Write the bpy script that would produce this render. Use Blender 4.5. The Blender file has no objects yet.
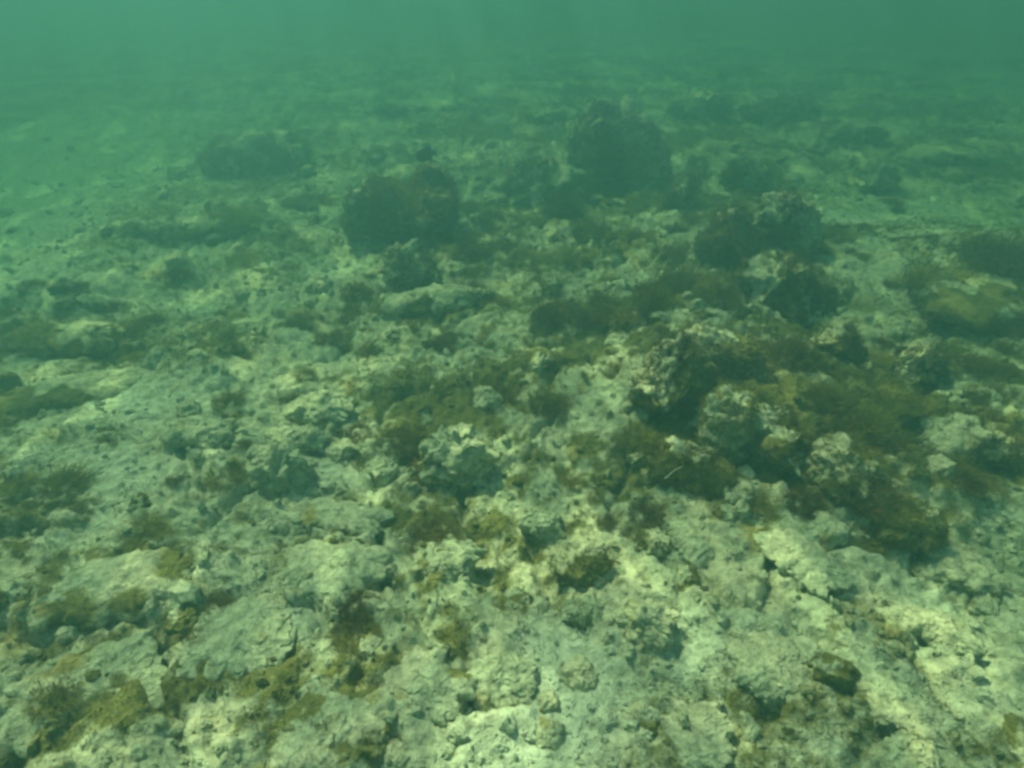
import bpy, math, random
import numpy as np
from mathutils import Vector

random.seed(7)
rng = np.random.default_rng(7)
scene = bpy.context.scene
col = scene.collection

# ------------------------------------------------------------------ camera
cam_data = bpy.data.cameras.new('camera')
cam = bpy.data.objects.new('camera', cam_data)
col.objects.link(cam)
cam.location = (0.0, 0.0, 1.6)
cam.rotation_euler = (math.radians(90 - 33.2), 0.0, 0.0)
cam_data.sensor_width = 36.0
cam_data.lens = 36.0 * 610.0 / 1024.0
cam_data.clip_start = 0.02
cam_data.clip_end = 400.0
scene.camera = cam

# ------------------------------------------------------------------ daylight
SUN_EL, SUN_AZ = math.radians(57), math.radians(-42)     # azimuth clockwise from +Y
world = bpy.data.worlds.new('World')
scene.world = world
world.use_nodes = True
wn = world.node_tree
wn.nodes.clear()
w_out = wn.nodes.new('ShaderNodeOutputWorld')
w_bg = wn.nodes.new('ShaderNodeBackground')
w_sky = wn.nodes.new('ShaderNodeTexSky')
w_sky.sky_type = 'NISHITA'
w_sky.sun_disc = False
w_sky.sun_elevation = SUN_EL
w_sky.sun_rotation = SUN_AZ
w_bg.inputs['Strength'].default_value = 0.15
wn.links.new(w_sky.outputs[0], w_bg.inputs['Color'])
wn.links.new(w_bg.outputs[0], w_out.inputs['Surface'])

sun_data = bpy.data.lights.new('sun', 'SUN')
sun_data.energy = 3.2
sun_data.angle = math.radians(0.9)
sun_data.color = (1.0, 0.93, 0.78)
sun = bpy.data.objects.new('sun', sun_data)
col.objects.link(sun)
sdir = Vector((math.cos(SUN_EL) * math.sin(SUN_AZ), math.cos(SUN_EL) * math.cos(SUN_AZ), math.sin(SUN_EL)))
sun.rotation_euler = sdir.to_track_quat('Z', 'Y').to_euler()
sun.location = (0, 0, 20)

scene.view_settings.view_transform = 'Standard'
scene.view_settings.look = 'None'
scene.view_settings.gamma = 1.0
scene.view_settings.use_curve_mapping = False
scene.view_settings.exposure = 2.24
cy = scene.cycles
cy.max_bounces = 4
cy.diffuse_bounces = 2
cy.glossy_bounces = 1
cy.transmission_bounces = 2
cy.volume_bounces = 2
cy.transparent_max_bounces = 8
cy.use_denoising = True
cy.use_adaptive_sampling = True
cy.adaptive_threshold = 0.03
cy.sample_clamp_indirect = 4.0
cy.filter_width = 2.9

# ------------------------------------------------------------------ numpy noise
def _hash(ix, iy, iz, seed):
    with np.errstate(over='ignore'):
        h = (ix.astype(np.uint32) * np.uint32(374761393) + iy.astype(np.uint32) * np.uint32(668265263)
             + np.asarray(iz).astype(np.uint32) * np.uint32(2147483647) + np.uint32((seed * 1274126177) & 0xFFFFFFFF))
        h = (h ^ (h >> np.uint32(13))) * np.uint32(1274126177)
        h = (h ^ (h >> np.uint32(16))) * np.uint32(2246822519)
        return h ^ (h >> np.uint32(15))

def _fade(t):
    return t * t * t * (t * (t * 6 - 15) + 10)

def vnoise(x, y, z, seed=0):
    """smooth gradient noise, about -1..1"""
    x, y, z = (np.asarray(a, np.float32) for a in (x, y, z))
    fx, fy, fz = np.floor(x), np.floor(y), np.floor(z)
    ix, iy, iz = fx.astype(np.int32), fy.astype(np.int32), fz.astype(np.int32)
    u, v, w = x - fx, y - fy, z - fz
    su, sv, sw = _fade(u), _fade(v), _fade(w)
    acc = 0.0
    k = np.float32(1 / 511.5)
    for dx in (0, 1):
        for dy in (0, 1):
            for dz in (0, 1):
                h = _hash(ix + dx, iy + dy, iz + dz, seed)
                g = (((h & 1023).astype(np.float32) * k - 1) * (u - dx) + (((h >> 10) & 1023).astype(np.float32) * k - 1) * (v - dy)
                     + (((h >> 20) & 1023).astype(np.float32) * k - 1) * (w - dz))
                acc = acc + g * ((su if dx else 1 - su) * (sv if dy else 1 - sv) * (sw if dz else 1 - sw))
    return acc * 1.5

def noise2(x, y, seed, f):
    x, y = np.asarray(x * f, np.float32), np.asarray(y * f, np.float32)
    fx, fy = np.floor(x), np.floor(y)
    ix, iy = fx.astype(np.int32), fy.astype(np.int32)
    u, v = x - fx, y - fy
    su, sv = _fade(u), _fade(v)
    acc = 0.0
    k = np.float32(1 / 511.5)
    zero = np.uint32(3)
    for dx in (0, 1):
        for dy in (0, 1):
            h = _hash(ix + dx, iy + dy, zero, seed)
            g = ((h & 1023).astype(np.float32) * k - 1) * (u - dx) + (((h >> 10) & 1023).astype(np.float32) * k - 1) * (v - dy)
            acc = acc + g * ((su if dx else 1 - su) * (sv if dy else 1 - sv))
    return acc * 1.7

def fbm(x, y, z, seed=0, octs=4, gain=0.5, lac=2.03):
    a, f, s = 1.0, 1.0, 0.0
    for o in range(octs):
        s = s + a * vnoise(x * f, y * f, z * f, seed + o * 17)
        a *= gain
        f *= lac
    return s

def fbm2(x, y, seed=0, octs=4, gain=0.5, lac=2.03):
    a, f, s = 1.0, 1.0, 0.0
    for o in range(octs):
        s = s + a * noise2(x, y, seed + o * 17, f)
        a *= gain
        f *= lac
    return s

def cobbles(x, y, seed, f):
    """rounded lumps of unequal height and size packed side by side: the upper hull of many domes (0..1)"""
    X, Y = x * f, y * f
    X, Y = X.astype(np.float32), Y.astype(np.float32)
    bx, by = np.floor(X).astype(np.int32), np.floor(Y).astype(np.int32)
    best = np.zeros_like(X)
    zero = np.zeros_like(bx)
    for dx in (-1, 0, 1):
        for dy in (-1, 0, 1):
            cx, cyy = bx + dx, by + dy
            h = _hash(cx, cyy, zero, seed)
            px = cx + (h & 1023).astype(np.float32) / 1023.0
            py = cyy + ((h >> 10) & 1023).astype(np.float32) / 1023.0
            r = 0.45 + 0.5 * ((h >> 20) & 255).astype(np.float32) / 255.0
            top = 0.35 + 0.65 * ((h >> 24) & 255).astype(np.float32) / 255.0
            h2 = _hash(cx, cyy, zero + 5, seed)
            ang = (h2 & 1023).astype(np.float32) / 1023.0 * math.pi
            el = 0.6 + 0.8 * ((h2 >> 10) & 255).astype(np.float32) / 255.0
            ca, sa = np.cos(ang), np.sin(ang)
            ux, uy = X - px, Y - py
            a = (ux * ca + uy * sa) * el
            b = (-ux * sa + uy * ca) / el
            d2 = (a * a + b * b) / (r * r)
            best = np.maximum(best, top * np.clip(1 - d2, 0, 1) ** 0.6)
    return best

# sand and silt pools, and raised ridges, in metres: x, y, radius x, radius y, amount
SILT = [(-5.2, 6.2, 2.6, 2.2, 1.0), (-4.2, 4.7, 1.2, 1.1, 1.0), (-3.2, 3.7, .6, .35, .8), (2.65, 4.75, .55, .35, 1.0), (3.6, 5.2, .8, .4, .7),
        (-1.75, 2.3, .5, .25, .8), (-1.6, 1.75, .4, .25, .7), (.1, .82, .22, .2, .9), (.55, .85, .3, .18, .5),
        (-2.1, 3.1, .5, .25, .5), (-.95, 1.15, .35, .2, .5), (1.3, 1.15, .3, .3, .4), (-.2, 3.4, .3, .12, .4),
        (-1.2, 3.9, .5, .25, .6), (1.0, 4.4, .3, .2, .4), (2.4, 3.3, .4, .3, .5)]
RIDGE = [(.9, 2.7, .7, .8, .19), (1.6, 4.1, .7, .6, .17), (1.1, 6.3, 1.2, .8, .05), (3.3, 3.4, .9, .8, .24),
         (-.8, 4.7, .7, .5, .08), (-5.5, 5.5, 2.5, 2.5, -.14), (.8, 2.1, .5, .4, .05), (-2.2, 2.7, .6, .4, .05),
         (2.2, 2.2, .6, .4, .05)]

def silt_mask(x, y):
    m = np.zeros_like(x)
    wx = x + 0.25 * noise2(x, y, 91, 1.6)
    wy = y + 0.25 * noise2(x, y, 92, 1.6)
    for cx, cyy, rx, ry, a in SILT:
        m = np.maximum(m, a * np.exp(-(((wx - cx) / rx) ** 2 + ((wy - cyy) / ry) ** 2)))
    far = 0.5 * np.clip(fbm2(x * .45, y * .8, 93, 3) * 1.6 - .45, 0, 1)
    small = 0.5 * np.clip(fbm2(x * 1.9, y * 1.9, 94, 2) * 2.2 - .82, 0, 1)
    return np.clip(np.maximum(np.maximum(m, far * np.clip((y - 3) / 2, 0, 1)), small), 0, 1)

def terrain(x, y):
    x = np.asarray(x, float)
    y = np.asarray(y, float)
    h = 0.10 * fbm2(x * .5, y * .5, 1, 3) / (1 + .18 * np.clip(y - 4, 0, 60)) + .9 * (1 - np.exp(-np.clip(y - 5.5, 0, 60) / 9))   # the bottom rises gently far off
    for cx, cyy, rx, ry, a in RIDGE:
        h = h + a * np.exp(-(((x - cx) / rx) ** 2 + ((y - cyy) / ry) ** 2))
    wx = x + 0.10 * noise2(x, y, 21, 2.6) + 0.035 * noise2(x, y, 22, 9.0) + .012 * noise2(x, y, 25, 31.0)
    wy = y + 0.10 * noise2(x, y, 23, 2.6) + 0.035 * noise2(x, y, 24, 9.0) + .012 * noise2(x, y, 26, 31.0)
    s = 1.0 - 0.9 * silt_mask(x, y)
    rough = 0.55 + 0.45 * np.clip(1 + 1.4 * noise2(x, y, 31, .9), 0, 1.6)
    h = h + s * rough * (0.044 * cobbles(wx, wy, 41, 2.6) + 0.026 * cobbles(wx, wy, 42, 6.2)
                         + 0.023 * cobbles(wx, wy, 43, 14.0) + 0.018 * cobbles(wx, wy, 44, 31.0)
                         + .018 * noise2(wx, wy, 45, 19.0))
    rg = 1 - np.abs(noise2(wx, wy, 51, 2.2))
    h = h - s * 0.055 * np.clip((rg - .86) / .14, 0, 1) ** 1.5
    h = h + (0.3 + .7 * s) * (0.010 * noise2(x, y, 61, 14.0) + 0.006 * noise2(x, y, 62, 30.0) + .003 * noise2(x, y, 63, 66.))
    return h

# where algae grows thick: x, y, radius x, radius y, weight
PATCH = [(.95, 2.7, .4, .8, 5), (1.5, 3.8, .5, .5, 4), (1.6, 2.2, .3, .4, 4), (2.2, 2.6, .4, .25, 2), (3.0, 3.4, .7, .6, 4), (1.1, 5.2, .8, .8, 3),
         (-.6, 4.2, .6, .5, 3), (0, 3.2, .7, .6, 2.5), (-.3, 2.0, .8, .4, 2), (-2.4, 2.9, .8, .5, 3), (-.9, 1.5, .6, .4, 1.5), (0, 4.5, 3, 2, 2.5), (0, 2, 2, 1.2, 1)]

def step(v, lo, hi):
    t = np.clip((v - lo) / (hi - lo), 0, 1)
    return t * t * (3 - 2 * t)

def weed_mask(x, y):
    m = .55 * fbm2(x * 1.5, y * 1.9, 801, 4) + .34 * noise2(x, y, 803, 9.0) + .28 * noise2(x, y, 804, 23.0) + .20 * fbm2(x * .5, y * .9, 805, 2) + .26 + .05 * step(y, 1.6, 3.6) + .12 * step(y, 3.6, 6.0) - .10 * step(y, 7.0, 11.0)
    for cx, cyy, rx, ry, wgt in PATCH[:11]:
        m = m + .075 * wgt * np.exp(-(((x - cx) / rx) ** 2 + ((y - cyy) / ry) ** 2))
    return m

def ground_masks(x, y):
    s = silt_mask(x, y) ** .8
    grey = step(fbm2(x * 2.6, y * 2.6, 811, 4), -.35, .35)
    gold = step(fbm2(x * 4.5, y * 4.5, 821, 3), -.10, .85) * (1 - .7 * s)
    film = step(weed_mask(x, y), -.10, .85) * (1 - .8 * s)
    return grey, gold, film, s

def ground_z(x, y):
    return float(terrain(np.array([x]), np.array([y]))[0])

# ------------------------------------------------------------------ helpers
def tag(o, label=None, cat=None, group=None, kind=None):
    if label: o['label'] = label
    if cat: o['category'] = cat
    if group: o['group'] = group
    if kind: o['kind'] = kind
    return o

def mesh_from(name, verts, faces, mat, smooth=True):
    """verts (n,3) array, faces (m,k) array of one size"""
    me = bpy.data.meshes.new(name)
    verts = np.asarray(verts, dtype=np.float32)
    faces = np.asarray(faces, dtype=np.int32)
    k = faces.shape[1]
    me.vertices.add(len(verts))
    me.vertices.foreach_set('co', verts.ravel())
    me.loops.add(faces.size)
    me.loops.foreach_set('vertex_index', faces.ravel())
    me.polygons.add(len(faces))
    me.polygons.foreach_set('loop_start', np.arange(0, faces.size, k, dtype=np.int32))
    me.polygons.foreach_set('loop_total', np.full(len(faces), k, dtype=np.int32))
    me.update(calc_edges=True)
    me.validate()
    me.polygons.foreach_set('use_smooth', np.full(len(me.polygons), smooth))
    me.materials.append(mat)
    return me

def obj(name, me, parent=None):
    o = bpy.data.objects.new(name, me)
    col.objects.link(o)
    o.parent = parent
    return o

_ico = {}
def ico(n):
    if n not in _ico:
        t = (1 + 5 ** .5) / 2
        v = [(-1, t, 0), (1, t, 0), (-1, -t, 0), (1, -t, 0), (0, -1, t), (0, 1, t), (0, -1, -t), (0, 1, -t), (t, 0, -1), (t, 0, 1), (-t, 0, -1), (-t, 0, 1)]
        v = np.array(v, float)
        f = np.array([(0, 11, 5), (0, 5, 1), (0, 1, 7), (0, 7, 10), (0, 10, 11), (1, 5, 9), (5, 11, 4), (11, 10, 2), (10, 7, 6), (7, 1, 8),
                      (3, 9, 4), (3, 4, 2), (3, 2, 6), (3, 6, 8), (3, 8, 9), (4, 9, 5), (2, 4, 11), (6, 2, 10), (8, 6, 7), (9, 8, 1)])
        v /= np.linalg.norm(v, axis=1)[:, None]
        for _ in range(n):
            e = np.concatenate([f[:, [0, 1]], f[:, [1, 2]], f[:, [2, 0]]])
            es = np.sort(e, axis=1)
            u, inv = np.unique(es, axis=0, return_inverse=True)
            inv = inv.ravel()
            m = v[u[:, 0]] + v[u[:, 1]]
            m /= np.linalg.norm(m, axis=1)[:, None]
            b = len(v)
            v = np.concatenate([v, m])
            k = len(f)
            a0, b0, c0 = inv[:k] + b, inv[k:2 * k] + b, inv[2 * k:] + b
            f = np.concatenate([np.stack([f[:, 0], a0, c0], 1), np.stack([f[:, 1], b0, a0], 1), np.stack([f[:, 2], c0, b0], 1), np.stack([a0, b0, c0], 1)])
        _ico[n] = (v, f)
    return _ico[n]

# ------------------------------------------------------------------ materials
def nt(mat):
    mat.use_nodes = True
    t = mat.node_tree
    t.nodes.clear()
    return t, t.nodes, t.links

def ramp(nodes, links, src, lo, hi):
    r = nodes.new('ShaderNodeMapRange')
    r.interpolation_type = 'SMOOTHSTEP'
    r.inputs['From Min'].default_value = lo
    r.inputs['From Max'].default_value = hi
    links.new(src, r.inputs['Value'])
    return r.outputs[0]

def mixc(nodes, links, fac, a, b, blend='MIX'):
    m = nodes.new('ShaderNodeMix')
    m.data_type = 'RGBA'
    m.blend_type = blend
    for s, v in ((m.inputs['Factor'], fac), (m.inputs[6], a), (m.inputs[7], b)):
        if isinstance(v, bpy.types.NodeSocket): links.new(v, s)
        elif isinstance(v, (int, float)): s.default_value = v
        else: s.default_value = (*v, 1)
    return m.outputs[2]

def tex_noise(nodes, links, vec, scale, detail=4, rough=.55, dist=0.0):
    n = nodes.new('ShaderNodeTexNoise')
    n.inputs['Scale'].default_value = scale
    n.inputs['Detail'].default_value = detail
    n.inputs['Roughness'].default_value = rough
    n.inputs['Distortion'].default_value = dist
    links.new(vec, n.inputs['Vector'])
    return n.outputs[0]

CREAM, GREYGREEN, SILTC = (.55, .51, .34), (.40, .41, .28), (.50, .53, .41)
BROWN, GOLD, OLIVE = (.13, .112, .034), (.30, .235, .075), (.20, .185, .06)

def rock_material(name):
    """encrusted reef limestone: cream to grey-green, silt, thin brown and olive algae film in patches (masks per vertex)"""
    mat = bpy.data.materials.new(name)
    t, N, L = nt(mat)
    out = N.new('ShaderNodeOutputMaterial')
    b = N.new('ShaderNodeBsdfPrincipled')
    geo = N.new('ShaderNodeNewGeometry')
    p = geo.outputs['Position']
    at = N.new('ShaderNodeAttribute'); at.attribute_name = 'masks'
    sp = N.new('ShaderNodeSeparateColor'); L.new(at.outputs['Color'], sp.inputs[0])
    fine = N.new('ShaderNodeTexNoise'); fine.inputs['Scale'].default_value = 30.0; fine.inputs['Detail'].default_value = 5.0; fine.inputs['Roughness'].default_value = .74
    L.new(p, fine.inputs['Vector'])
    fs = N.new('ShaderNodeSeparateColor'); L.new(fine.outputs['Color'], fs.inputs[0])
    def shaken(src, amt, lo, hi):                        # mask edge broken up by the fine grain
        m = N.new('ShaderNodeMath'); m.operation = 'MULTIPLY_ADD'
        L.new(fs.outputs[1], m.inputs[0]); m.inputs[1].default_value = amt; L.new(src, m.inputs[2])
        return ramp(N, L, m.outputs[0], lo + amt * .5, hi + amt * .5)
    c = mixc(N, L, sp.outputs[0], CREAM, GREYGREEN)
    c = mixc(N, L, at.outputs['Alpha'], c, SILTC)
    c = mixc(N, L, shaken(sp.outputs[1], 1.0, .35, 1.15), c, GOLD)
    c = mixc(N, L, shaken(sp.outputs[2], 1.1, .30, .80), c, mixc(N, L, fs.outputs[2], BROWN, OLIVE))
    c = mixc(N, L, .7, c, mixc(N, L, ramp(N, L, fs.outputs[0], .32, .68), (.45, .46, .40), (1.5, 1.47, 1.36)), 'MULTIPLY')
    L.new(c, b.inputs['Base Color'])
    b.inputs['Roughness'].default_value = .95
    b.inputs['Specular IOR Level'].default_value = .08
    bm1 = N.new('ShaderNodeBump'); bm1.inputs['Strength'].default_value = .65; bm1.inputs['Distance'].default_value = .030
    L.new(fine.outputs[0], bm1.inputs['Height'])
    pit = N.new('ShaderNodeTexNoise'); pit.inputs['Scale'].default_value = 64.0; pit.inputs['Detail'].default_value = 3.0; pit.inputs['Distortion'].default_value = .5
    L.new(p, pit.inputs['Vector'])
    bm2 = N.new('ShaderNodeBump'); bm2.inputs['Strength'].default_value = .45; bm2.inputs['Distance'].default_value = .010
    L.new(ramp(N, L, pit.outputs[0], .30, .62), bm2.inputs['Height'])
    L.new(bm1.outputs[0], bm2.inputs['Normal']); L.new(bm2.outputs[0], b.inputs['Normal'])
    L.new(b.outputs[0], out.inputs['Surface'])
    return mat

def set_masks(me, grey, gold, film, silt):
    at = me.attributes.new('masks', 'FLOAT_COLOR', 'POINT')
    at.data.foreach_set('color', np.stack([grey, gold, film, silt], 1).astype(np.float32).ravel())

def weed_material(name, c1, c2, c3):
    mat = bpy.data.materials.new(name)
    t, N, L = nt(mat)
    out = N.new('ShaderNodeOutputMaterial')
    d = N.new('ShaderNodeBsdfDiffuse')
    tr = N.new('ShaderNodeBsdfTranslucent')
    mx = N.new('ShaderNodeMixShader'); mx.inputs[0].default_value = .3
    geo = N.new('ShaderNodeNewGeometry')
    c = mixc(N, L, ramp(N, L, tex_noise(N, L, geo.outputs['Position'], 7.0, 4), .36, .64), c1, c2)
    c = mixc(N, L, ramp(N, L, tex_noise(N, L, geo.outputs['Position'], 30.0, 2), .5, .75), c, c3)
    oi = N.new('ShaderNodeObjectInfo')
    hs = N.new('ShaderNodeHueSaturation')
    for sock, lo, hi in (('Hue', .478, .518), ('Value', .7, 1.3)):
        mr = N.new('ShaderNodeMapRange'); mr.inputs['To Min'].default_value = lo; mr.inputs['To Max'].default_value = hi
        L.new(oi.outputs['Random'], mr.inputs['Value']); L.new(mr.outputs[0], hs.inputs[sock])
    L.new(c, hs.inputs['Color']); c = hs.outputs[0]
    L.new(c, d.inputs['Color']); L.new(c, tr.inputs['Color'])
    L.new(d.outputs[0], mx.inputs[1]); L.new(tr.outputs[0], mx.inputs[2])
    L.new(mx.outputs[0], out.inputs['Surface'])
    return mat

M_ROCK = rock_material('encrusted_reef_limestone')
M_TURF = weed_material('brown_turf_algae', (.155, .125, .036), (.22, .18, .050), (.38, .29, .08))
M_BUSH = weed_material('olive_seaweed', (.16, .128, .036), (.24, .20, .052), (.40, .30, .08))
def plain(name, c, rough=.7):
    mat = bpy.data.materials.new(name)
    t, N, L = nt(mat)
    out = N.new('ShaderNodeOutputMaterial'); b = N.new('ShaderNodeBsdfPrincipled')
    geo = N.new('ShaderNodeTexCoord')
    cc = mixc(N, L, tex_noise(N, L, geo.outputs['Object'], 40.0, 4), tuple(v * .7 for v in c), tuple(min(1, v * 1.3) for v in c))
    L.new(cc, b.inputs['Base Color']); b.inputs['Roughness'].default_value = rough
    L.new(b.outputs[0], out.inputs['Surface'])
    return mat
M_FISH = plain('dark_fish_skin', (.022, .026, .030), .5)
M_FIN = plain('dark_fin', (.030, .034, .036), .5)
M_EYE = plain('fish_eye', (.01, .01, .01), .15)
M_IRIS = plain('fish_iris', (.25, .22, .10), .3)
M_SHELL = plain('bleached_fragment', (.42, .38, .27), .8)

# ------------------------------------------------------------------ seabed
def axis_y():
    a = [0.25]
    while a[-1] < 60: a.append(a[-1] + max(.0095, (.0056 if a[-1] < 9 else .010 if a[-1] < 15 else .03) * a[-1]))
    back = [0.2 - .08 * k - .02 * k * k for k in range(18)]
    return np.array(back[::-1] + a)
def axis_x():
    a = [0.0]
    while a[-1] < 60: a.append(a[-1] + max(.0095, (.0072 if a[-1] < 6.5 else .04) * a[-1]))
    a = np.array(a)
    return np.concatenate([-a[:0:-1], a])
gx, gy = axis_x(), axis_y()
X, Y = np.meshgrid(gx, gy)
Z = terrain(X.ravel(), Y.ravel())
V = np.stack([X.ravel(), Y.ravel(), Z], 1)
nx, ny = len(gx), len(gy)
idx = np.arange(nx * ny).reshape(ny, nx)
Fq = np.stack([idx[:-1, :-1].ravel(), idx[:-1, 1:].ravel(), idx[1:, 1:].ravel(), idx[1:, :-1].ravel()], 1)
me = mesh_from('seabed', V, Fq, M_ROCK)
set_masks(me, *ground_masks(X.ravel(), Y.ravel()))
tag(obj('seabed', me), 'rough pale limestone seabed with silt pools', kind='structure')

# ------------------------------------------------------------------ shaggy algae: thin tapering blades
def blades(roots, dirs, lengths, widths, bend, rnd):
    n = len(roots)
    side = np.cross(dirs, rnd.normal(size=(n, 3)))
    side /= np.linalg.norm(side, axis=1)[:, None] + 1e-9
    L_ = lengths[:, None]
    w = widths[:, None] * .5
    mid = roots + dirs * L_ * .55 + bend * L_ * .18
    tip = roots + dirs * L_ * .9 + bend * L_ * .55
    v = np.stack([roots - side * w, roots + side * w, mid - side * w * .9, mid + side * w * .9, tip], 1).reshape(-1, 3)
    b = np.arange(n)[:, None] * 5
    f = np.concatenate([b + [0, 1, 3], b + [0, 3, 2], b + [2, 3, 4]])
    return v, f

CURRENT = np.array([.55, -.25, .05])

def turf_on(verts, faces, zmin, amount, scale, seed, cap=14000, blade=1.0):
    """roots spread over a rock's surface in uneven patches"""
    r = np.random.default_rng(seed + 900)
    a, b, c = verts[faces[:, 0]], verts[faces[:, 1]], verts[faces[:, 2]]
    cr = np.cross(b - a, c - a)
    ar = np.linalg.norm(cr, axis=1) * .5
    n = int(min(cap, ar.sum() * 15000 * amount / blade ** 1.6))
    if n < 20: return None
    k = r.choice(len(faces), n * 2, p=ar / ar.sum())
    u, v = r.random(len(k)), r.random(len(k))
    fl = u + v > 1
    u[fl], v[fl] = 1 - u[fl], 1 - v[fl]
    p = a[k] + (b[k] - a[k]) * u[:, None] + (c[k] - a[k]) * v[:, None]
    nor = cr[k] / (np.linalg.norm(cr[k], axis=1)[:, None] + 1e-9)
    m = fbm(p[:, 0] * 5 / scale, p[:, 1] * 5 / scale, p[:, 2] * 5 / scale, seed, 3)
    keep = (p[:, 2] > zmin) & (m - 1.5 * np.clip(nor[:, 2] - .5, 0, 1) > .30 - .62 * amount)   # silt keeps the flat crowns barer
    p, nor = p[keep][:n], nor[keep][:n]
    q = len(p)
    if q < 20: return None
    d = nor + np.array([0, 0, .35]) + r.normal(size=(q, 3)) * .35
    d /= np.linalg.norm(d, axis=1)[:, None]
    ln = blade * (.010 + .034 * r.random(q) ** 2.2)
    return blades(p - nor * .003, d, ln, blade * (.0018 + .0022 * r.random(q)), CURRENT * .35 + r.normal(size=(q, 3)) * .5, r)

# ------------------------------------------------------------------ rocks
def rock_shape(seed, sq, level, W, D, H, lump=1.0, saddle=False, slope=0.0, warp=1.0):
    n, f = ico(level)
    r = np.random.default_rng(seed)
    o = r.random(3) * 50
    e = 2.0 + 4.0 * sq
    p = n / ((np.abs(n) ** e).sum(1) ** (1 / e))[:, None]
    p = p.copy()
    asp = np.array([1.0, D / W, 1.3 * H / W])
    q = p * asp
    for k in range(3):                                   # lopsided, folded outline
        p[:, k] += warp * (.26 + .16 * min(1, H / W / .6)) * fbm(q[:, 0] * 1.25 + o[0] + 9 * k, q[:, 1] * 1.25 + o[1], q[:, 2] * 1.25 + o[2], seed + k, 2, .3)
    q = p * asp + o
    d = .20 * fbm(q[:, 0] * 2.6, q[:, 1] * 2.6, q[:, 2] * 2.6, seed + 5, 2)
    rg = 1 - np.abs(vnoise(q[:, 0] * 2.2, q[:, 1] * 2.2, q[:, 2] * 2.2, seed + 6))
    d -= .10 * np.clip((rg - .75) / .25, 0, 1) ** 2
    fs = max(W / .35, .6)                                # crust lumps keep their real size on big rocks
    bl = 1.5 * vnoise(q[:, 0] * 3.6 * fs, q[:, 1] * 3.6 * fs, q[:, 2] * 3.6 * fs, seed + 7) ** 2
    bl2 = 1.8 * vnoise(q[:, 0] * 8 * fs, q[:, 1] * 8 * fs, q[:, 2] * 8 * fs, seed + 8) ** 2
    d += lump * (.13 * bl + .05 * bl2) / fs ** .8
    d += .03 * fbm(q[:, 0] * 16 * fs, q[:, 1] * 16 * fs, q[:, 2] * 16 * fs, seed + 9, 2) / fs
    p = p + n * d[:, None] / np.maximum(asp, .75) ** .5
    tp = 1 - .22 * np.clip(p[:, 2], 0, 1)                # narrower towards the crown
    p[:, 0] *= tp
    p[:, 1] *= tp
    lo_, hi_ = np.percentile(p, 1, axis=0), np.percentile(p, 99, axis=0)
    u = (p - lo_) / (hi_ - lo_)
    X_, Y_, Z_ = (u[:, 0] - .5) * W, (u[:, 1] - .5) * D, (u[:, 2] * 1.3 - .3) * H
    if saddle: Z_ = np.where(Z_ > 0, Z_ * (1 - .42 * np.exp(-((u[:, 0] - .55 + .25 * (u[:, 1] - .5)) / .11) ** 2)), Z_)       # a notch between two humps
    if slope: Z_ = np.where(Z_ > 0, Z_ * (1 - slope * np.clip((u[:, 0] - .55) / .45, 0, 1)), Z_)    # one shoulder falls away in steps
    return np.stack([X_, Y_, Z_], 1), f

def rock_masks(me, v, seed, alg, k=1.0):
    a, b, c = v[:, 0] * k + seed * 3.7, v[:, 1] * k, v[:, 2] * k
    n1, n2 = fbm(a * 3, b * 3, c * 3, seed + 21, 3), fbm(a * 6, b * 6, c * 6, seed + 22, 3)
    set_masks(me, step(n1, -.4, .3), step(n2, .1, .95), step(fbm(a * 4, b * 4, c * 4, seed + 23, 3) - .45 * step(v[:, 2] / v[:, 2].max(), .55, 1.0), .35 - .9 * alg, .9 - .9 * alg), np.zeros(len(v)))

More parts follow.
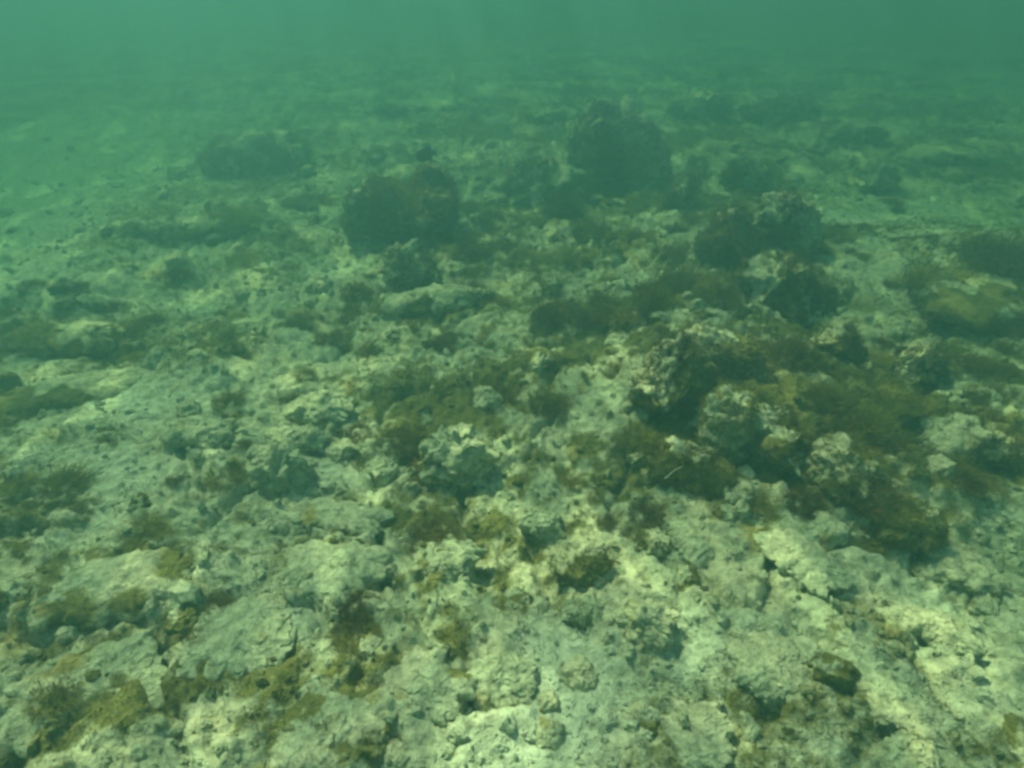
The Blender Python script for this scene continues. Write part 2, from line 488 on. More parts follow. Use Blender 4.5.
BOULDERS = [
    ('boulder', -0.80, 4.45, 0.775, 0.8, 0.52, 0, 0.3, 1.0, 11, 'dark rounded boulder with two humps, shaggy with brown algae', 'boulder'),
    ('boulder', 1.01, 6.01, 0.957, 0.8, 0.66, 10, 0.8, 0.65, 12, 'tallest boulder, pale flat crown above a dark algae covered face', 'boulder'),
    ('boulder', 1.34, 3.70, 0.370, 0.8, 0.8, 20, 0.3, 1.0, 13, 'dark upright boulder at the left end of the reef pile', 'boulder'),
    ('boulder', 1.78, 3.89, 0.435, 0.6, 0.7, -12, 0.7, 0.8, 14, 'blocky rock with a rounded end at the top of the reef pile', 'rock'),
    ('coral_lump', 1.42, 3.05, 0.464, 0.85, 0.62, 15, 0.1, 1.0, 15, 'rounded knobbly coral head below the blocky reef pile', 'coral head'),
    ('coral_lump', 1.70, 3.08, 0.235, 0.8, 0.75, 0, 0.1, 0.8, 16, 'small knobbly coral head just right of the larger round one', 'coral head'),
    ('boulder', -2.51, 6.36, 1.052, 0.6, 0.32, 0, 0.3, 0.7, 17, 'wide low hazy boulder, farthest on the left side', 'boulder'),
    ('boulder', 2.26, 8.03, 0.757, 0.7, 0.4, 0, 0.3, 0.6, 18, 'hazy dark boulder behind and right of the tallest one', 'boulder'),
    ('boulder', 3.25, 8.03, 0.954, 0.7, 0.3, 0, 0.3, 0.6, 19, 'faint wide boulder in the haze, right of another dark one', 'boulder'),
    ('boulder', -1.72, 5.02, 0.363, 0.8, 0.3, 0, 0.2, 0.9, 20, 'small dark low boulder left of the two humped boulder', 'boulder'),
    ('rock', -0.63, 3.58, 0.353, 0.8, 0.7, -20, 0.2, 0.5, 21, 'smooth domed rock in front of the two humped boulder', 'rock'),
    ('rock_shelf', -0.42, 3.22, 0.689, 0.35, 0.2, 12, 0.3, 0.6, 22, 'curved low rock shelf cupping the smooth domed rock', 'rock shelf'),
    ('rock', -0.21, 1.80, 0.272, 0.85, 0.75, 8, 0.75, 0.4, 23, 'squarish rock with a dark front face, alone in mid rubble', 'rock'),
    ('rock', -0.85, 1.71, 0.209, 0.9, 0.75, 0, 0.1, 0.1, 24, 'pale round stone left of the squarish rock', 'rock'),
    ('rock', 0.38, 1.09, 0.173, 0.8, 0.5, -15, 0.4, 0.15, 25, 'pale rock with a dark undercut, near the bottom centre', 'rock'),
    ('boulder', 0.65, 2.04, 0.326, 0.8, 0.9, 0, 0.3, 1.0, 26, 'very dark shaggy boulder in the middle of the reef ridge', 'boulder'),
    ('rock_slab', 0.92, 2.29, 0.404, 0.5, 0.4, -28, 0.4, 0.9, 27, 'tilted slab with a pale upper edge on the reef ridge', 'rock slab'),
    ('boulder', 0.80, 1.83, 0.252, 0.9, 0.9, 30, 0.3, 1.0, 28, 'dark weedy boulder between two paler sloping rocks', 'boulder'),
    ('rock', 0.99, 1.81, 0.258, 1.3, 0.6, -10, 0.3, 0.8, 29, 'pale steep sided rock leaning beside the dark weedy boulder', 'rock'),
    ('rock', 0.66, 1.69, 0.338, 0.55, 0.42, -35, 0.35, 0.9, 30, 'long sloping rock along the lower edge of the reef ridge', 'rock'),
    ('boulder', 1.17, 1.63, 0.255, 1.0, 0.6, 20, 0.3, 1.1, 31, 'olive brown weedy mound on the right of the reef ridge', 'boulder'),
    ('boulder', 1.30, 1.41, 0.231, 0.8, 0.55, 0, 0.2, 1.2, 32, 'brown algae covered lump, lowest of the weedy mounds', 'boulder'),
    ('boulder', 1.76, 1.86, 0.477, 0.5, 0.28, 8, 0.2, 1.0, 33, 'broad low weedy mound near the right edge', 'boulder'),
    ('boulder', 2.72, 3.10, 1.058, 0.6, 0.1, 15, 0.3, 1.0, 34, 'large dark bank of rock cut off by the right edge', 'boulder'),
    ('boulder', 0.32, 5.37, 0.738, 0.6, 0.45, 0, 0.3, 0.9, 35, 'low dark ragged rock left of and below the tallest boulder', 'rock'),
    ('rock_slab', 1.32, 4.89, 0.403, 0.4, 0.75, 55, 0.5, 0.8, 36, 'leaning slab between the tallest boulder and the reef pile', 'rock slab'),
    ('coral_lump', 3.30, 5.64, 0.383, 0.8, 0.6, 0, 0.1, 0.1, 37, 'pale domed lump standing alone in the right distance', 'coral head'),
    ('boulder', 4.33, 6.42, 0.850, 0.5, 0.16, 0, 0.3, 0.5, 38, 'faint low dark ridge of rock in the right distance', 'rock'),
    ('boulder', 3.65, 6.91, 0.644, 0.5, 0.25, 0, 0.3, 0.5, 39, 'faint dark lump of rock behind the pale domed lump', 'rock'),
    ('rock_slab', -0.82, 2.13, 0.284, 0.7, 0.35, -20, 0.35, 0.35, 40, 'pale slab with a dark lower edge above the round stone', 'rock slab'),
    ('rock', -0.86, 1.90, 0.255, 0.45, 0.35, 0, 0.3, 0.3, 41, 'low grey rock tucked under the pale slab', 'rock'),
    ('rock_slab', -2.03, 2.39, 0.662, 0.35, 0.1, 24, 0.4, 0.6, 42, 'long flat slab with a dark lower edge, far left', 'rock slab'),
    ('boulder', -2.40, 2.82, 0.595, 0.5, 0.22, 5, 0.2, 0.8, 43, 'low weedy mound above the long flat slab', 'boulder'),
    ('rock', 0.11, 1.50, 0.159, 0.7, 0.5, -15, 0.3, 0.3, 44, 'small wedge of rock between squarish rock and brown cap', 'rock'),
    ('rock', 0.22, 1.30, 0.184, 0.7, 0.42, 0, 0.2, 0.7, 45, 'low rock with a golden brown algae cap', 'rock'),
    ('rock', 0.21, 1.16, 0.126, 0.8, 0.36, 0, 0.2, 0.4, 46, 'small domed rock just below the golden brown cap', 'rock'),
    ('rock', -0.03, 0.91, 0.188, 0.8, 0.29, 0, 0.2, 0.05, 47, 'bare pale rock above a brown hollow, bottom centre', 'rock'),
    ('rock', 0.48, 1.42, 0.133, 0.8, 0.36, 0, 0.2, 0.9, 48, 'small olive weedy stone at the foot of the ridge', 'rock'),
    ('rock', 0.94, 0.88, 0.169, 1.9, 0.2, 38, 0.3, 0.1, 49, 'long bare ridge of rock in the bottom right', 'rock'),
    ('rock', 0.91, 1.30, 0.182, 1.6, 0.22, 35, 0.4, 0.15, 50, 'bare wedge of rock beside the brown algae lump', 'rock'),
    ('rock', 1.41, 1.30, 0.249, 0.7, 0.25, -20, 0.25, 0.15, 51, 'rounded pale rock at the right edge of the foreground', 'rock'),
    ('rock', 1.20, 1.08, 0.258, 0.5, 0.18, -35, 0.3, 0.2, 52, 'low sloping rock below the rounded pale one at right', 'rock'),
    ('rock', 0.70, 0.96, 0.216, 0.9, 0.22, 0, 0.2, 0.05, 53, 'broad bare rock with a bright top in the lower right', 'rock'),
    ('rock', -0.78, 1.03, 0.333, 0.8, 0.15, 15, 0.3, 0.25, 54, 'broad craggy rock in the lower left foreground', 'rock'),
    ('rock', -0.56, 1.25, 0.339, 0.7, 0.14, -10, 0.3, 0.3, 55, 'craggy brown tinged rock above the lower left foreground', 'rock'),
    ('rock_slab', -1.18, 1.16, 0.439, 0.5, 0.11, 18, 0.35, 0.4, 56, 'wide flat slab near the left edge of the foreground', 'rock slab'),
    ('rock_slab', -1.09, 0.89, 0.391, 0.6, 0.1, 22, 0.35, 0.35, 57, 'wide smooth slab in the bottom left corner', 'rock slab'),
    ('rock', -0.44, 0.78, 0.267, 0.8, 0.11, 0, 0.2, 0.9, 58, 'flat rock with olive algae mat at the bottom edge', 'rock'),
    ('rock', -0.21, 0.89, 0.232, 0.8, 0.15, -25, 0.3, 0.1, 59, 'lumpy pale rock beside the olive algae mat', 'rock'),
    ('rock', 0.44, 0.79, 0.223, 0.8, 0.16, 0, 0.3, 0.05, 60, 'low pale rock at the bottom edge, right of centre', 'rock'),
    ('rock', -0.58, 1.51, 0.311, 0.5, 0.15, -12, 0.3, 0.4, 61, 'rock ledge with an orange brown algae fringe', 'rock'),
    ('rock', -0.20, 1.34, 0.227, 0.6, 0.25, 10, 0.3, 0.3, 62, 'overhanging ledge above a dark crevice, centre', 'rock'),
    ('rock', -1.23, 1.90, 0.277, 0.6, 0.3, 0, 0.3, 0.25, 63, 'low grey rock right of the long flat slab', 'rock'),
    ('rock', 0.55, 3.10, 0.278, 0.8, 0.4, 0, 0.2, 0.2, 64, 'small pale mound left of the reef ridge', 'rock'),
    ('rock', -2.43, 4.34, 0.587, 0.5, 0.25, 0, 0.2, 0.5, 65, 'low hazy mound on the left sand', 'rock'),
    ('boulder', -1.15, 8.28, 1.127, 0.5, 0.1, 0, 0.3, 0.5, 66, 'faintest low ridge of rock in the far centre haze', 'rock'),
    ('boulder', 1.84, 2.36, 0.238, 0.8, 0.6, 0, 0.2, 0.9, 67, 'brown weedy rock above the broad low mound', 'rock'),
    ('boulder', 1.47, 2.39, 0.218, 0.8, 0.7, 0, 0.2, 0.9, 68, 'weedy rock below the two coral heads', 'rock'),
    ('boulder', 2.13, 5.69, 0.403, 0.7, 0.6, 0, 0.3, 0.8, 69, 'dark rock directly behind the reef pile', 'rock'),
    ('boulder', 0.57, 7.74, 0.709, 0.5, 0.22, 0, 0.3, 0.5, 70, 'low rock in the haze left of the tallest boulder', 'rock'),
]
SHORT = {11: 'the two humped boulder', 12: 'the tallest boulder', 14: 'the blocky reef rock', 15: 'the larger coral head', 17: 'the far left hazy boulder', 21: 'the smooth domed rock', 22: 'the curved rock shelf', 23: 'the squarish rock', 24: 'the pale round stone', 25: 'the undercut pale rock', 26: 'the darkest shaggy boulder', 27: 'the tilted slab', 29: 'the pale steep sided rock', 30: 'the long sloping rock', 31: 'the olive weedy mound', 32: 'the brown algae lump', 33: 'the broad right weedy mound', 34: 'the large right edge bank', 35: 'the low ragged rock', 37: 'the pale distant dome', 38: 'the far right dark ridge', 40: 'the pale slab', 42: 'the long flat left slab', 43: 'the low left weedy mound', 44: 'the small rock wedge', 45: 'the golden brown capped rock', 47: 'the bare bottom centre rock', 49: 'the long bare ridge', 50: 'the bare wedge rock', 51: 'the rounded right edge rock', 53: 'the bright topped bare rock', 54: 'the broad craggy rock', 55: 'the brown tinged craggy rock', 56: 'the wide left edge slab', 57: 'the bottom left corner slab', 58: 'the olive algae mat', 59: 'the lumpy pale rock', 60: 'the low pale bottom rock', 62: 'the overhanging ledge', 63: 'the low grey left rock', 64: 'the small pale mound', 65: 'the low hazy left mound', 67: 'the right brown weedy rock', 69: 'the rock behind reef pile', 20: 'the small dark low boulder'}
SEAWEEDS = [
    (0.22, 2.96, 0.271, 1.0, 'dark bushy seaweed clump left of the reef ridge'),
    (-0.08, 2.22, 0.213, 1.0, 'dark bushy seaweed clump above the squarish rock'),
    (-0.44, 1.97, 0.231, 0.75, 'brown bushy seaweed clump left of the squarish rock'),
    (0.94, 3.13, 0.334, 0.9, 'leaning olive seaweed beside the knobbly coral head'),
    (0.71, 2.82, 0.236, 0.9, 'olive seaweed at the left edge of the reef ridge'),
    (-0.89, 1.02, 0.132, 1.0, 'brown trailing seaweed hanging on the craggy lower left rock'),
    (1.25, 2.02, 0.194, 0.9, 'brown seaweed by the bright patch on the right'),
    (1.37, 1.88, 0.170, 0.9, 'olive seaweed between two weedy mounds on the right'),
    (0.99, 1.52, 0.158, 0.9, 'brown seaweed at the foot of the pale steep rock'),
    (0.50, 1.87, 0.218, 0.6, 'flat brown seaweed on the long sloping rock'),
    (0.39, 4.90, 0.357, 0.9, 'dark seaweed below the tallest boulder'),
    (-0.32, 2.75, 0.238, 0.6, 'olive seaweed in front of the curved rock shelf'),
    (-0.47, 1.12, 0.145, 0.6, 'olive seaweed flattened on the brown tinged rock'),
    (-2.12, 4.53, 0.454, 0.6, 'olive seaweed patch on the hazy left mound'),
    (1.04, 2.89, 0.302, 0.9, 'feathery olive seaweed left of the larger coral head'),
    (0.74, 2.43, 0.248, 0.8, 'olive seaweed just above the darkest shaggy boulder'),
    (1.24, 2.33, 0.241, 0.8, 'brown seaweed under the two coral heads'),
    (0.94, 2.02, 0.201, 0.8, 'brown seaweed between tilted slab and pale steep rock'),
    (1.26, 1.82, 0.228, 0.8, 'tall brown seaweed on the olive weedy mound'),
    (1.20, 1.52, 0.204, 0.8, 'shaggy brown seaweed below the olive weedy mound'),
    (1.11, 1.67, 0.180, 0.9, 'dark seaweed right of the pale steep rock'),
    (2.49, 3.29, 0.490, 0.6, 'hazy olive seaweed on the bank at the right edge, left part'),
    (2.85, 3.35, 0.491, 0.6, 'hazy olive seaweed at the very right edge of the bank'),
    (2.51, 2.96, 0.455, 0.5, 'dark seaweed on the near side of the right edge bank'),
    (1.58, 1.82, 0.268, 0.6, 'brown seaweed on the left end of the broad right mound'),
    (1.89, 1.92, 0.280, 0.6, 'brown seaweed on the right end of the broad right mound'),
    (0.56, 4.28, 0.361, 0.7, 'hazy dark seaweed in front of the tallest boulder'),
    (-0.28, 3.90, 0.296, 0.6, 'olive seaweed right of the two humped boulder'),
    (1.55, 4.27, 0.327, 0.8, 'dark seaweed on top of the upright reef boulder'),
]


def rest_z(x, y, r):
    t = terrain(x + np.array([0, r, -r, 0, 0]), y + np.array([0, 0, 0, r, -r]))
    return float(np.median(t))
for (name, x, y, W, dr, hr, rz, sq, alg, seed, label, cat) in BOULDERS:
    dist = math.hypot(x, y)
    H = W * hr
    v, f = rock_shape(seed, sq, 5 if dist < 7 else 4, W, W * dr, H, 1.5 if name == 'coral_lump' else .5 if dist < 3 else 1.0, seed == 11, .5 if seed == 12 else 0.0)
    if name == 'rock_slab':                              # slabs lie tilted
        a = math.radians(9 + seed % 5 * 3)
        v = v @ np.array([[1, 0, 0], [0, math.cos(a), math.sin(a)], [0, -math.sin(a), math.cos(a)]])
    me = mesh_from(name, v, f, M_ROCK)
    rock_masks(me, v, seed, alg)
    o = obj(name, me)
    o.location = (x, y, rest_z(x, y, W * .35) - .01)
    o.rotation_euler = (0, 0, math.radians(rz))
    tag(o, label, cat)
    tb = turf_on(v, f, .02 * H, min(1.0, alg), max(.5, W / .4), seed, blade=min(1.7, max(.8, dist / 2.8)))
    if tb:
        tag(obj('algae_turf', mesh_from('algae_turf', *tb, M_TURF), o), kind='stuff')

# ------------------------------------------------------------------ bushy seaweeds
def bush(seed, n=1300, long=1.0, wide=1.0):
    """a soft clump of fine fronds, unit width, flowing with the swell"""
    r = np.random.default_rng(seed)
    th, rr = r.random(n) * 2 * math.pi, r.random(n) ** .6
    root = np.stack([np.cos(th) * rr * .33, np.sin(th) * rr * .33, np.zeros(n) - .05], 1)
    d = np.stack([np.cos(th) * rr * .75, np.sin(th) * rr * .75, np.ones(n) * .8], 1) + r.normal(size=(n, 3)) * .25 + CURRENT * .45
    d /= np.linalg.norm(d, axis=1)[:, None]
    lob = .55 + .45 * np.cos(3 * th + seed) * np.cos(2 * th - seed * 1.7)          # uneven outline
    ln = long * (.16 + .50 * r.random(n) ** 1.4) * (1.1 - .45 * rr) * (.65 + .6 * lob)
    v1, f1 = blades(root, d, ln, wide * (.006 + .009 * r.random(n)), CURRENT * .8 * long + r.normal(size=(n, 3)) * .3, r)
    # side branchlets
    m = n * 3
    k = r.integers(0, n, m)
    s = .25 + .65 * r.random(m)
    rt = root[k] + d[k] * (ln[k] * s)[:, None]
    d2 = d[k] * .5 + r.normal(size=(m, 3)) * .7
    d2 /= np.linalg.norm(d2, axis=1)[:, None]
    v2, f2 = blades(rt, d2, .05 + .08 * r.random(m), .006 + .008 * r.random(m), CURRENT * .6 + r.normal(size=(m, 3)) * .3, r)
    return np.concatenate([v1, v2]), np.concatenate([f1, f2 + len(v1)])

bush_meshes = []
for k in range(6):
    v, f = bush(300 + k, (1500, 1300, 1400)[k % 3], (.8, 1.05, .65)[k % 3], (.9, 1.1, 1.0)[k % 3])
    bush_meshes.append(mesh_from('seaweed', v, f, M_BUSH))
for i, (x, y, W, hr, label) in enumerate(SEAWEEDS):
    o = obj('seaweed', bush_meshes[i % 6])
    o.location = (x, y, rest_z(x, y, W * .25) - .01)
    o.scale = (W, W, W * hr * 1.45)
    o.rotation_euler = (0, 0, random.uniform(-.5, .5))
    tag(o, label, 'seaweed', 'bushy seaweeds on the reef')

# ------------------------------------------------------------------ loose stones, each one a thing
stone_meshes = []
for k in range(14):
    v, f = rock_shape(500 + k, random.uniform(.05, .5), 4, 1.0, random.uniform(.6, .95), random.uniform(.4, .7), .55, warp=.55)
    stone_meshes.append(mesh_from('reef_stone', v, f, M_ROCK))
    rock_masks(stone_meshes[-1], v, 500 + k, (.35, .6, .5, .75)[k % 4], .12)

weedy_meshes = []                                        # the same kind of stone under a coat of algae
for k in range(6):
    v, f = rock_shape(540 + k, random.uniform(.05, .3), 4, 1.0, random.uniform(.6, .95), random.uniform(.35, .6), .55, warp=.55)
    weedy_meshes.append(mesh_from('reef_stone', v, f, M_ROCK))
    rock_masks(weedy_meshes[-1], v, 540 + k, 1.1, .12)

def in_view(x, y):
    c, s = math.cos(math.radians(33.2)), math.sin(math.radians(33.2))
    depth = y * c + 1.55 * s
    up = y * s - 1.55 * c
    return depth > 0 and abs(x / depth) < .86 and abs(up / depth) < .65
NUMS = ['nearest', 'second nearest', 'third nearest', 'fourth nearest', 'fifth nearest', 'sixth nearest', 'seventh nearest', 'eighth nearest', 'ninth nearest', 'tenth nearest', 'eleventh nearest', 'twelfth nearest', 'thirteenth nearest', 'fourteenth nearest', 'fifteenth nearest', 'sixteenth nearest', 'seventeenth nearest', 'eighteenth nearest', 'nineteenth nearest', 'twentieth nearest']
def label_by_landmark(items, noun):
    """items: (object, x, y): each is named by its rank beside the nearest landmark rock, seen from the camera"""
    cells = {}
    for o, x, y in items:
        b = min((b for b in BOULDERS if b[9] in SHORT), key=lambda b: math.hypot(x - b[1], y - b[2]) - .4 * b[3])
        r_ = math.hypot(b[1], b[2])
        fx, fy = b[1] / r_, b[2] / r_
        dx, dy = x - b[1], y - b[2]
        ahead, right = dx * fx + dy * fy, dx * fy - dy * fx
        side = ('on its right' if right > 0 else 'on its left') if abs(right) > abs(ahead) else ('behind it' if ahead > 0 else 'in front of it')
        cells.setdefault((b[9], side), []).append((math.hypot(dx, dy), o))
    for (sd, side), lst in cells.items():
        lst.sort(key=lambda e: e[0])
        for k_, (_, o) in enumerate(lst):
            o['label'] = '%s %s to %s %s' % (noun, NUMS[k_] if k_ < 20 else 'a little farther', SHORT[sd], side)
stones = []
n = 0
while n < 230:
    u = random.random()
    y = .55 + 6.2 * u ** 1.7
    x = random.uniform(-1, 1) * (1.3 + .75 * y)
    if not in_view(x, y): continue
    s = math.exp(random.gauss(math.log(.085), .42)) * (1 + .12 * y)
    if n % 3 == 0:                                       # every third one lies at the foot of a larger rock
        b = random.choice(BOULDERS)
        a = random.uniform(0, 2 * math.pi)
        x, y = b[1] + .55 * b[3] * math.cos(a), b[2] + .55 * b[3] * b[4] * math.sin(a)
        s = min(.16, b[3] * random.uniform(.12, .26))
        if not in_view(x, y): continue
    elif any(math.hypot(x - b[1], y - b[2]) < .42 * b[3] for b in BOULDERS): continue
    if float(silt_mask(np.array([x]), np.array([y]))[0]) > .6 and random.random() < .7: continue
    s = min(s, .10 + .02 * y)
    weedy = y > 1.7 and sum(p[4] * math.exp(-((x - p[0]) / p[2]) ** 2 - ((y - p[1]) / p[3]) ** 2) for p in PATCH[:6]) > .9
    o = obj('reef_stone', weedy_meshes[n % 6] if weedy else stone_meshes[n % 14])
    o.location = (x, y, ground_z(x, y) - random.uniform(.14, .28) * s)
    o.scale = (s, s, s * random.uniform(.8, 1.25))
    o.rotation_euler = (random.uniform(-.3, .3), random.uniform(-.3, .3), random.uniform(0, 6.28))
    tag(o, None, 'stone', 'loose rubble stones on the seabed')
    stones.append((o, x, y))
    n += 1
label_by_landmark(stones, 'loose stone')

# ------------------------------------------------------------------ small algae tufts, each one a thing
tuft_meshes = []
for k in range(8):
    v, f = bush(700 + k, (460, 400)[k // 4], (.75, 1.0)[k // 4], (1.0, 1.2)[k // 4])
    tuft_meshes.append(mesh_from('algae_tuft', v, f, (M_BUSH, M_TURF)[k % 2]))
tot = sum(p[4] for p in PATCH)
n = 0
tufts = []
while n < 260:
    r_ = random.random() * tot
    for cx, cyy, rx, ry, wgt in PATCH:
        r_ -= wgt
        if r_ <= 0: break
    x, y = random.gauss(cx, rx), random.gauss(cyy, ry)
    if y < .6 or not in_view(x, y): continue
    if float(silt_mask(np.array([x]), np.array([y]))[0]) > .55: continue
    s = random.uniform(.06, .17) * (1 + .16 * y)
    o = obj('algae_tuft', tuft_meshes[n % 8])
    o.location = (x, y, ground_z(x, y))
    o.scale = (s, s, s * random.uniform(.4, .9))
    o.rotation_euler = (0, 0, random.uniform(-.7, .7))
    tag(o, None, 'algae', 'small algae tufts on the seabed')
    tufts.append((o, x, y))
    n += 1
label_by_landmark(tufts, 'small algae tuft')

# ------------------------------------------------------------------ gravel and turf nobody could count
iv, iff = ico(1)
N_G = 16000
yy = .5 + 12 * rng.random(N_G) ** 1.9
xx = (rng.random(N_G) * 2 - 1) * (1.1 + .85 * yy)
ss = np.exp(rng.normal(math.log(.0050), .55, N_G)) * (1 + .15 * yy)
zz = terrain(xx, yy)
jit = 1 + .35 * rng.normal(size=(N_G, len(iv), 1)).clip(-1.4, 1.4) * .6
ax = .6 + .8 * rng.random((N_G, 1, 3))
gv = iv[None] * jit * ax * ss[:, None, None] + np.stack([xx, yy, zz + ss * .1], 1)[:, None, :]
gf = iff[None] + (np.arange(N_G) * len(iv))[:, None, None]
me = mesh_from('gravel', gv.reshape(-1, 3), gf.reshape(-1, 3), M_ROCK, smooth=False)
set_masks(me, *[np.repeat(m_, len(iv)) for m_ in ground_masks(xx, yy)])
o = obj('gravel', me)
tag(o, 'crumbled coral gravel strewn over the seabed', kind='stuff')

N_T = 300000
yy = .5 + 12 * rng.random(N_T) ** 1.8
xx = (rng.random(N_T) * 2 - 1) * (1.1 + .85 * yy)
keep = (weed_mask(xx, yy) > .30) & (silt_mask(xx, yy) < .5)
xx, yy = xx[keep], yy[keep]
q = len(xx)
root = np.stack([xx, yy, terrain(xx, yy) - .002], 1)
d = np.array([0, 0, 1.0]) + CURRENT * .4 + rng.normal(size=(q, 3)) * .5
d /= np.linalg.norm(d, axis=1)[:, None]
k = (.7 + .22 * yy)
tv, tf = blades(root, d, (.005 + .014 * rng.random(q) ** 1.6) * k, (.0016 + .0018 * rng.random(q)) * k, CURRENT + rng.normal(size=(q, 3)) * .3, rng)
o = obj('turf_algae', mesh_from('turf_algae', tv, tf, M_TURF))
tag(o, 'short brown turf algae in patches over the seabed', kind='stuff')

# ------------------------------------------------------------------ fish hovering over the two-humped boulder
fish = bpy.data.objects.new('fish', None)
col.objects.link(fish)
fish.location = (-.69, 5.15, .45)
fish.rotation_euler = (0, math.radians(6), math.radians(205))
tag(fish, 'small dark oval fish hovering just above the two humped boulder', 'fish')
FL = .19
ns, nr = 22, 16
ring = []
for i in range(ns):
    s = i / (ns - 1)
    hgt = .27 * math.sin(math.pi * min(1, s * .93 + .035) ** .78) ** .75 * (1 - .15 * s) + .02
    wid = hgt * .42
    for j in range(nr):
        a = 2 * math.pi * j / nr
        ring.append(((.5 - s * .82) * FL, wid * math.cos(a) * FL, hgt * math.sin(a) * FL))
fv = np.array(ring)
ff = [(i * nr + j, i * nr + (j + 1) % nr, (i + 1) * nr + (j + 1) % nr, (i + 1) * nr + j) for i in range(ns - 1) for j in range(nr)]
obj('body', mesh_from('body', fv, ff, M_FISH), fish)
def fin(name, pts, th, parent, off=(0, 0, 0), ry=0.0, rz=0.0):
    n_ = len(pts)
    v = [(px * FL, th * FL * (.3 + .7 * (k_ in base)), pz * FL) for k_, (px, pz) in enumerate(pts) for base in ((0, n_ - 1),)]
    v += [(a_, -b_, c_) for a_, b_, c_ in v]
    cen = len(v)
    v += [(sum(p_[0] for p_ in pts) / n_ * FL, th * FL, sum(p_[1] for p_ in pts) / n_ * FL), (sum(p_[0] for p_ in pts) / n_ * FL, -th * FL, sum(p_[1] for p_ in pts) / n_ * FL)]
    fa = [(k_, (k_ + 1) % n_, cen) for k_ in range(n_)] + [((k_ + 1) % n_ + n_, k_ + n_, cen + 1) for k_ in range(n_)]
    fa += [(k_, k_ + n_, (k_ + 1) % n_ + n_) for k_ in range(n_)] + [(k_, (k_ + 1) % n_ + n_, (k_ + 1) % n_) for k_ in range(n_)]
    o_ = obj(name, mesh_from(name, v, fa, M_FIN), parent)
    o_.location = tuple(c_ * FL for c_ in off)
    o_.rotation_euler = (0, ry, rz)
    return o_
fin('tail_fin', [(-.27, .05), (-.36, .10), (-.50, .19), (-.45, .08), (-.42, 0), (-.45, -.08), (-.50, -.19), (-.36, -.10), (-.27, -.05)], .012, fish)
fin('dorsal_fin', [(.22, .20), (.16, .29), (.0, .34), (-.14, .36), (-.24, .27), (-.26, .08), (-.1, .18), (.1, .22)], .010, fish)
fin('anal_fin', [(-.02, -.22), (-.10, -.33), (-.20, -.30), (-.26, -.08), (-.14, -.16)], .010, fish)
for sgn in (1, -1):
    fin('pectoral_fin', [(.14, .02), (.02, .06), (-.06, .0), (.0, -.07), (.12, -.04)], .008, fish, (0.03, sgn * .115, -.03), 0, sgn * -.35)
    ev, ef = ico(2)
    e = obj('eye', mesh_from('eye', ev * np.array([.030, .014, .030]) * FL, ef, M_IRIS), fish)
    e.location = (.36 * FL, sgn * .066 * FL, .05 * FL)
    pu = obj('pupil', mesh_from('pupil', ev * np.array([.017, .010, .017]) * FL, ef, M_EYE), e)
    pu.location = (0, sgn * .007 * FL, 0)

# ------------------------------------------------------------------ bleached twig and shell chips
def twig(name, pts, rad, label, cat, seed):
    r = np.random.default_rng(seed)
    pts = np.array(pts)
    t = np.linspace(0, 1, 12)
    seg = np.linspace(0, 1, len(pts))
    c_ = np.stack([np.interp(t, seg, pts[:, k_]) for k_ in range(3)], 1) + r.normal(size=(12, 3)) * rad * .3
    v = []
    for i, p_ in enumerate(c_):
        for j in range(7):
            a = 2 * math.pi * j / 7
            rr = rad * (1.1 - .6 * t[i]) * (1 + .2 * r.normal()) * (0.25 if i in (0, 11) else 1)
            v.append(p_ + np.array([0, math.cos(a), math.sin(a)]) * rr)
    fa = [(i * 7 + j, i * 7 + (j + 1) % 7, (i + 1) * 7 + (j + 1) % 7, (i + 1) * 7 + j) for i in range(11) for j in range(7)]
    o_ = obj(name, mesh_from(name, v, fa, M_SHELL))
    return tag(o_, label, cat)
twig('coral_twig', [(0.528, 1.591, 0.16), (0.556, 1.607, 0.18), (0.599, 1.628, 0.195)], .0035, 'thin pale twig of coral below the long sloping rock', 'twig', 1)
twig('shell_chip', [(1.162, 2.499, 0.2), (1.188, 2.508, 0.21), (1.205, 2.489, 0.2)], .012, 'bright pale chip of shell by the tilted slab', 'shell', 2)


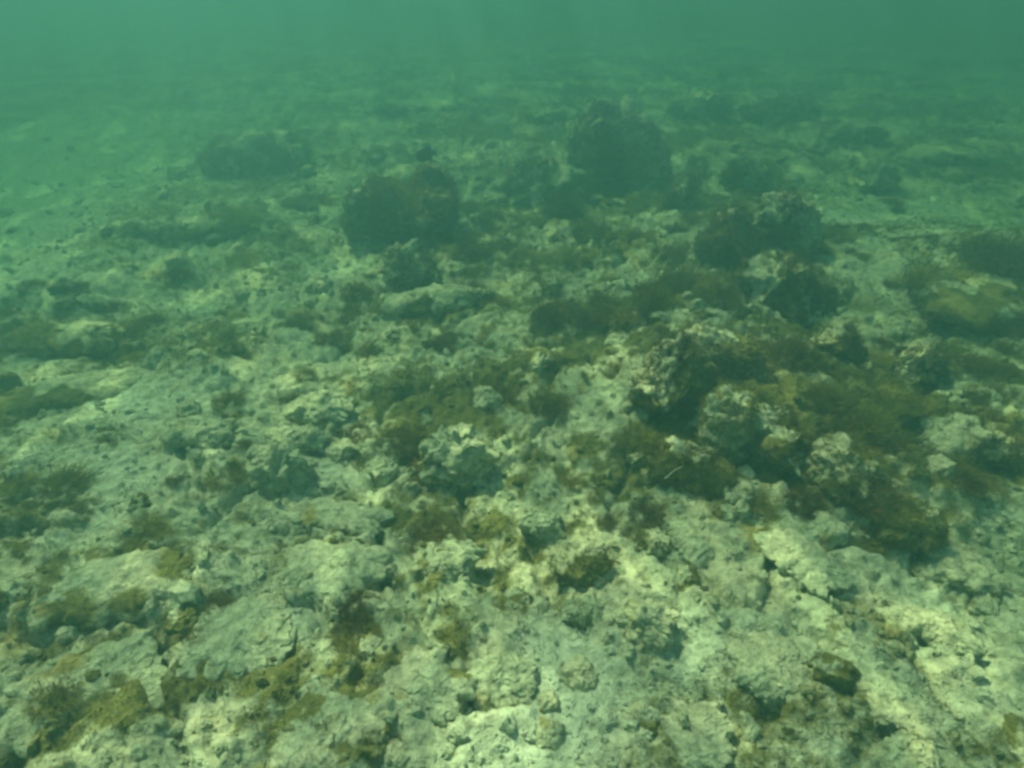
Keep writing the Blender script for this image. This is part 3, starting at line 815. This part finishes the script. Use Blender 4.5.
# ------------------------------------------------------------------ sea surface above, caustic sun patches painted into its transparency
mat = bpy.data.materials.new('sea_surface_painted_caustics')
t, N, L = nt(mat)
out = N.new('ShaderNodeOutputMaterial')
tb = N.new('ShaderNodeBsdfTransparent')
gl = N.new('ShaderNodeBsdfGlossy'); gl.inputs['Roughness'].default_value = .1
mx = N.new('ShaderNodeMixShader'); mx.inputs[0].default_value = .03
geo = N.new('ShaderNodeNewGeometry')
mp = N.new('ShaderNodeMapping')                         # painted sun patches drawn out along the swell
mp.inputs['Rotation'].default_value = (0, 0, math.radians(25))
mp.inputs['Scale'].default_value = (1.0, .45, 1.0)
L.new(geo.outputs['Position'], mp.inputs['Vector'])
sun_patch = N.new('ShaderNodeTexNoise'); sun_patch.inputs['Scale'].default_value = 5.5; sun_patch.inputs['Detail'].default_value = 1.5; sun_patch.inputs['Distortion'].default_value = .6
L.new(mp.outputs[0], sun_patch.inputs['Vector'])
band = N.new('ShaderNodeMapRange'); band.interpolation_type = 'SMOOTHSTEP'
band.inputs['From Min'].default_value = .53; band.inputs['From Max'].default_value = .65
band.inputs['To Min'].default_value = .42; band.inputs['To Max'].default_value = 1.0
L.new(sun_patch.outputs[0], band.inputs['Value'])
L.new(band.outputs[0], tb.inputs['Color'])
L.new(tb.outputs[0], mx.inputs[1]); L.new(gl.outputs[0], mx.inputs[2])
L.new(mx.outputs[0], out.inputs['Surface'])
k = np.linspace(-75, 75, 121)
sx, sy = np.meshgrid(k, k + 30)
sz = 2.5 + .03 * np.sin(sx * .9 + sy * .4) + .03 * np.sin(sy * 1.3 - sx * .5)
ids = np.arange(121 * 121).reshape(121, 121)
sf = np.stack([ids[:-1, :-1].ravel(), ids[:-1, 1:].ravel(), ids[1:, 1:].ravel(), ids[1:, :-1].ravel()], 1)
tag(obj('water_surface', mesh_from('water_surface', np.stack([sx.ravel(), sy.ravel(), sz.ravel()], 1), sf, mat)),
    'rippled sea surface seen from below', kind='structure')

# ------------------------------------------------------------------ the murky green water itself
mat = bpy.data.materials.new('murky_green_water')
t, N, L = nt(mat)
out = N.new('ShaderNodeOutputMaterial')
pv = N.new('ShaderNodeVolumePrincipled')
pv.inputs['Color'].default_value = (.055, .138, .132, 1)
pv.inputs['Absorption Color'].default_value = (.085, .275, .075, 1)
pv.inputs['Density'].default_value = .44
pv.inputs['Anisotropy'].default_value = .40
L.new(pv.outputs[0], out.inputs['Volume'])
lo, hi = np.array([-66, -9, -1.9]), np.array([66, 66, 2.25])
cv = np.array([[(lo, hi)[(i >> k_) & 1][k_] for k_ in range(3)] for i in range(8)])
cf = [(0, 2, 3, 1), (4, 5, 7, 6), (0, 1, 5, 4), (2, 6, 7, 3), (0, 4, 6, 2), (1, 3, 7, 5)]
tag(obj('haze', mesh_from('haze', cv, cf, mat, smooth=False)), 'murky green sea water that fades the distance', kind='stuff')
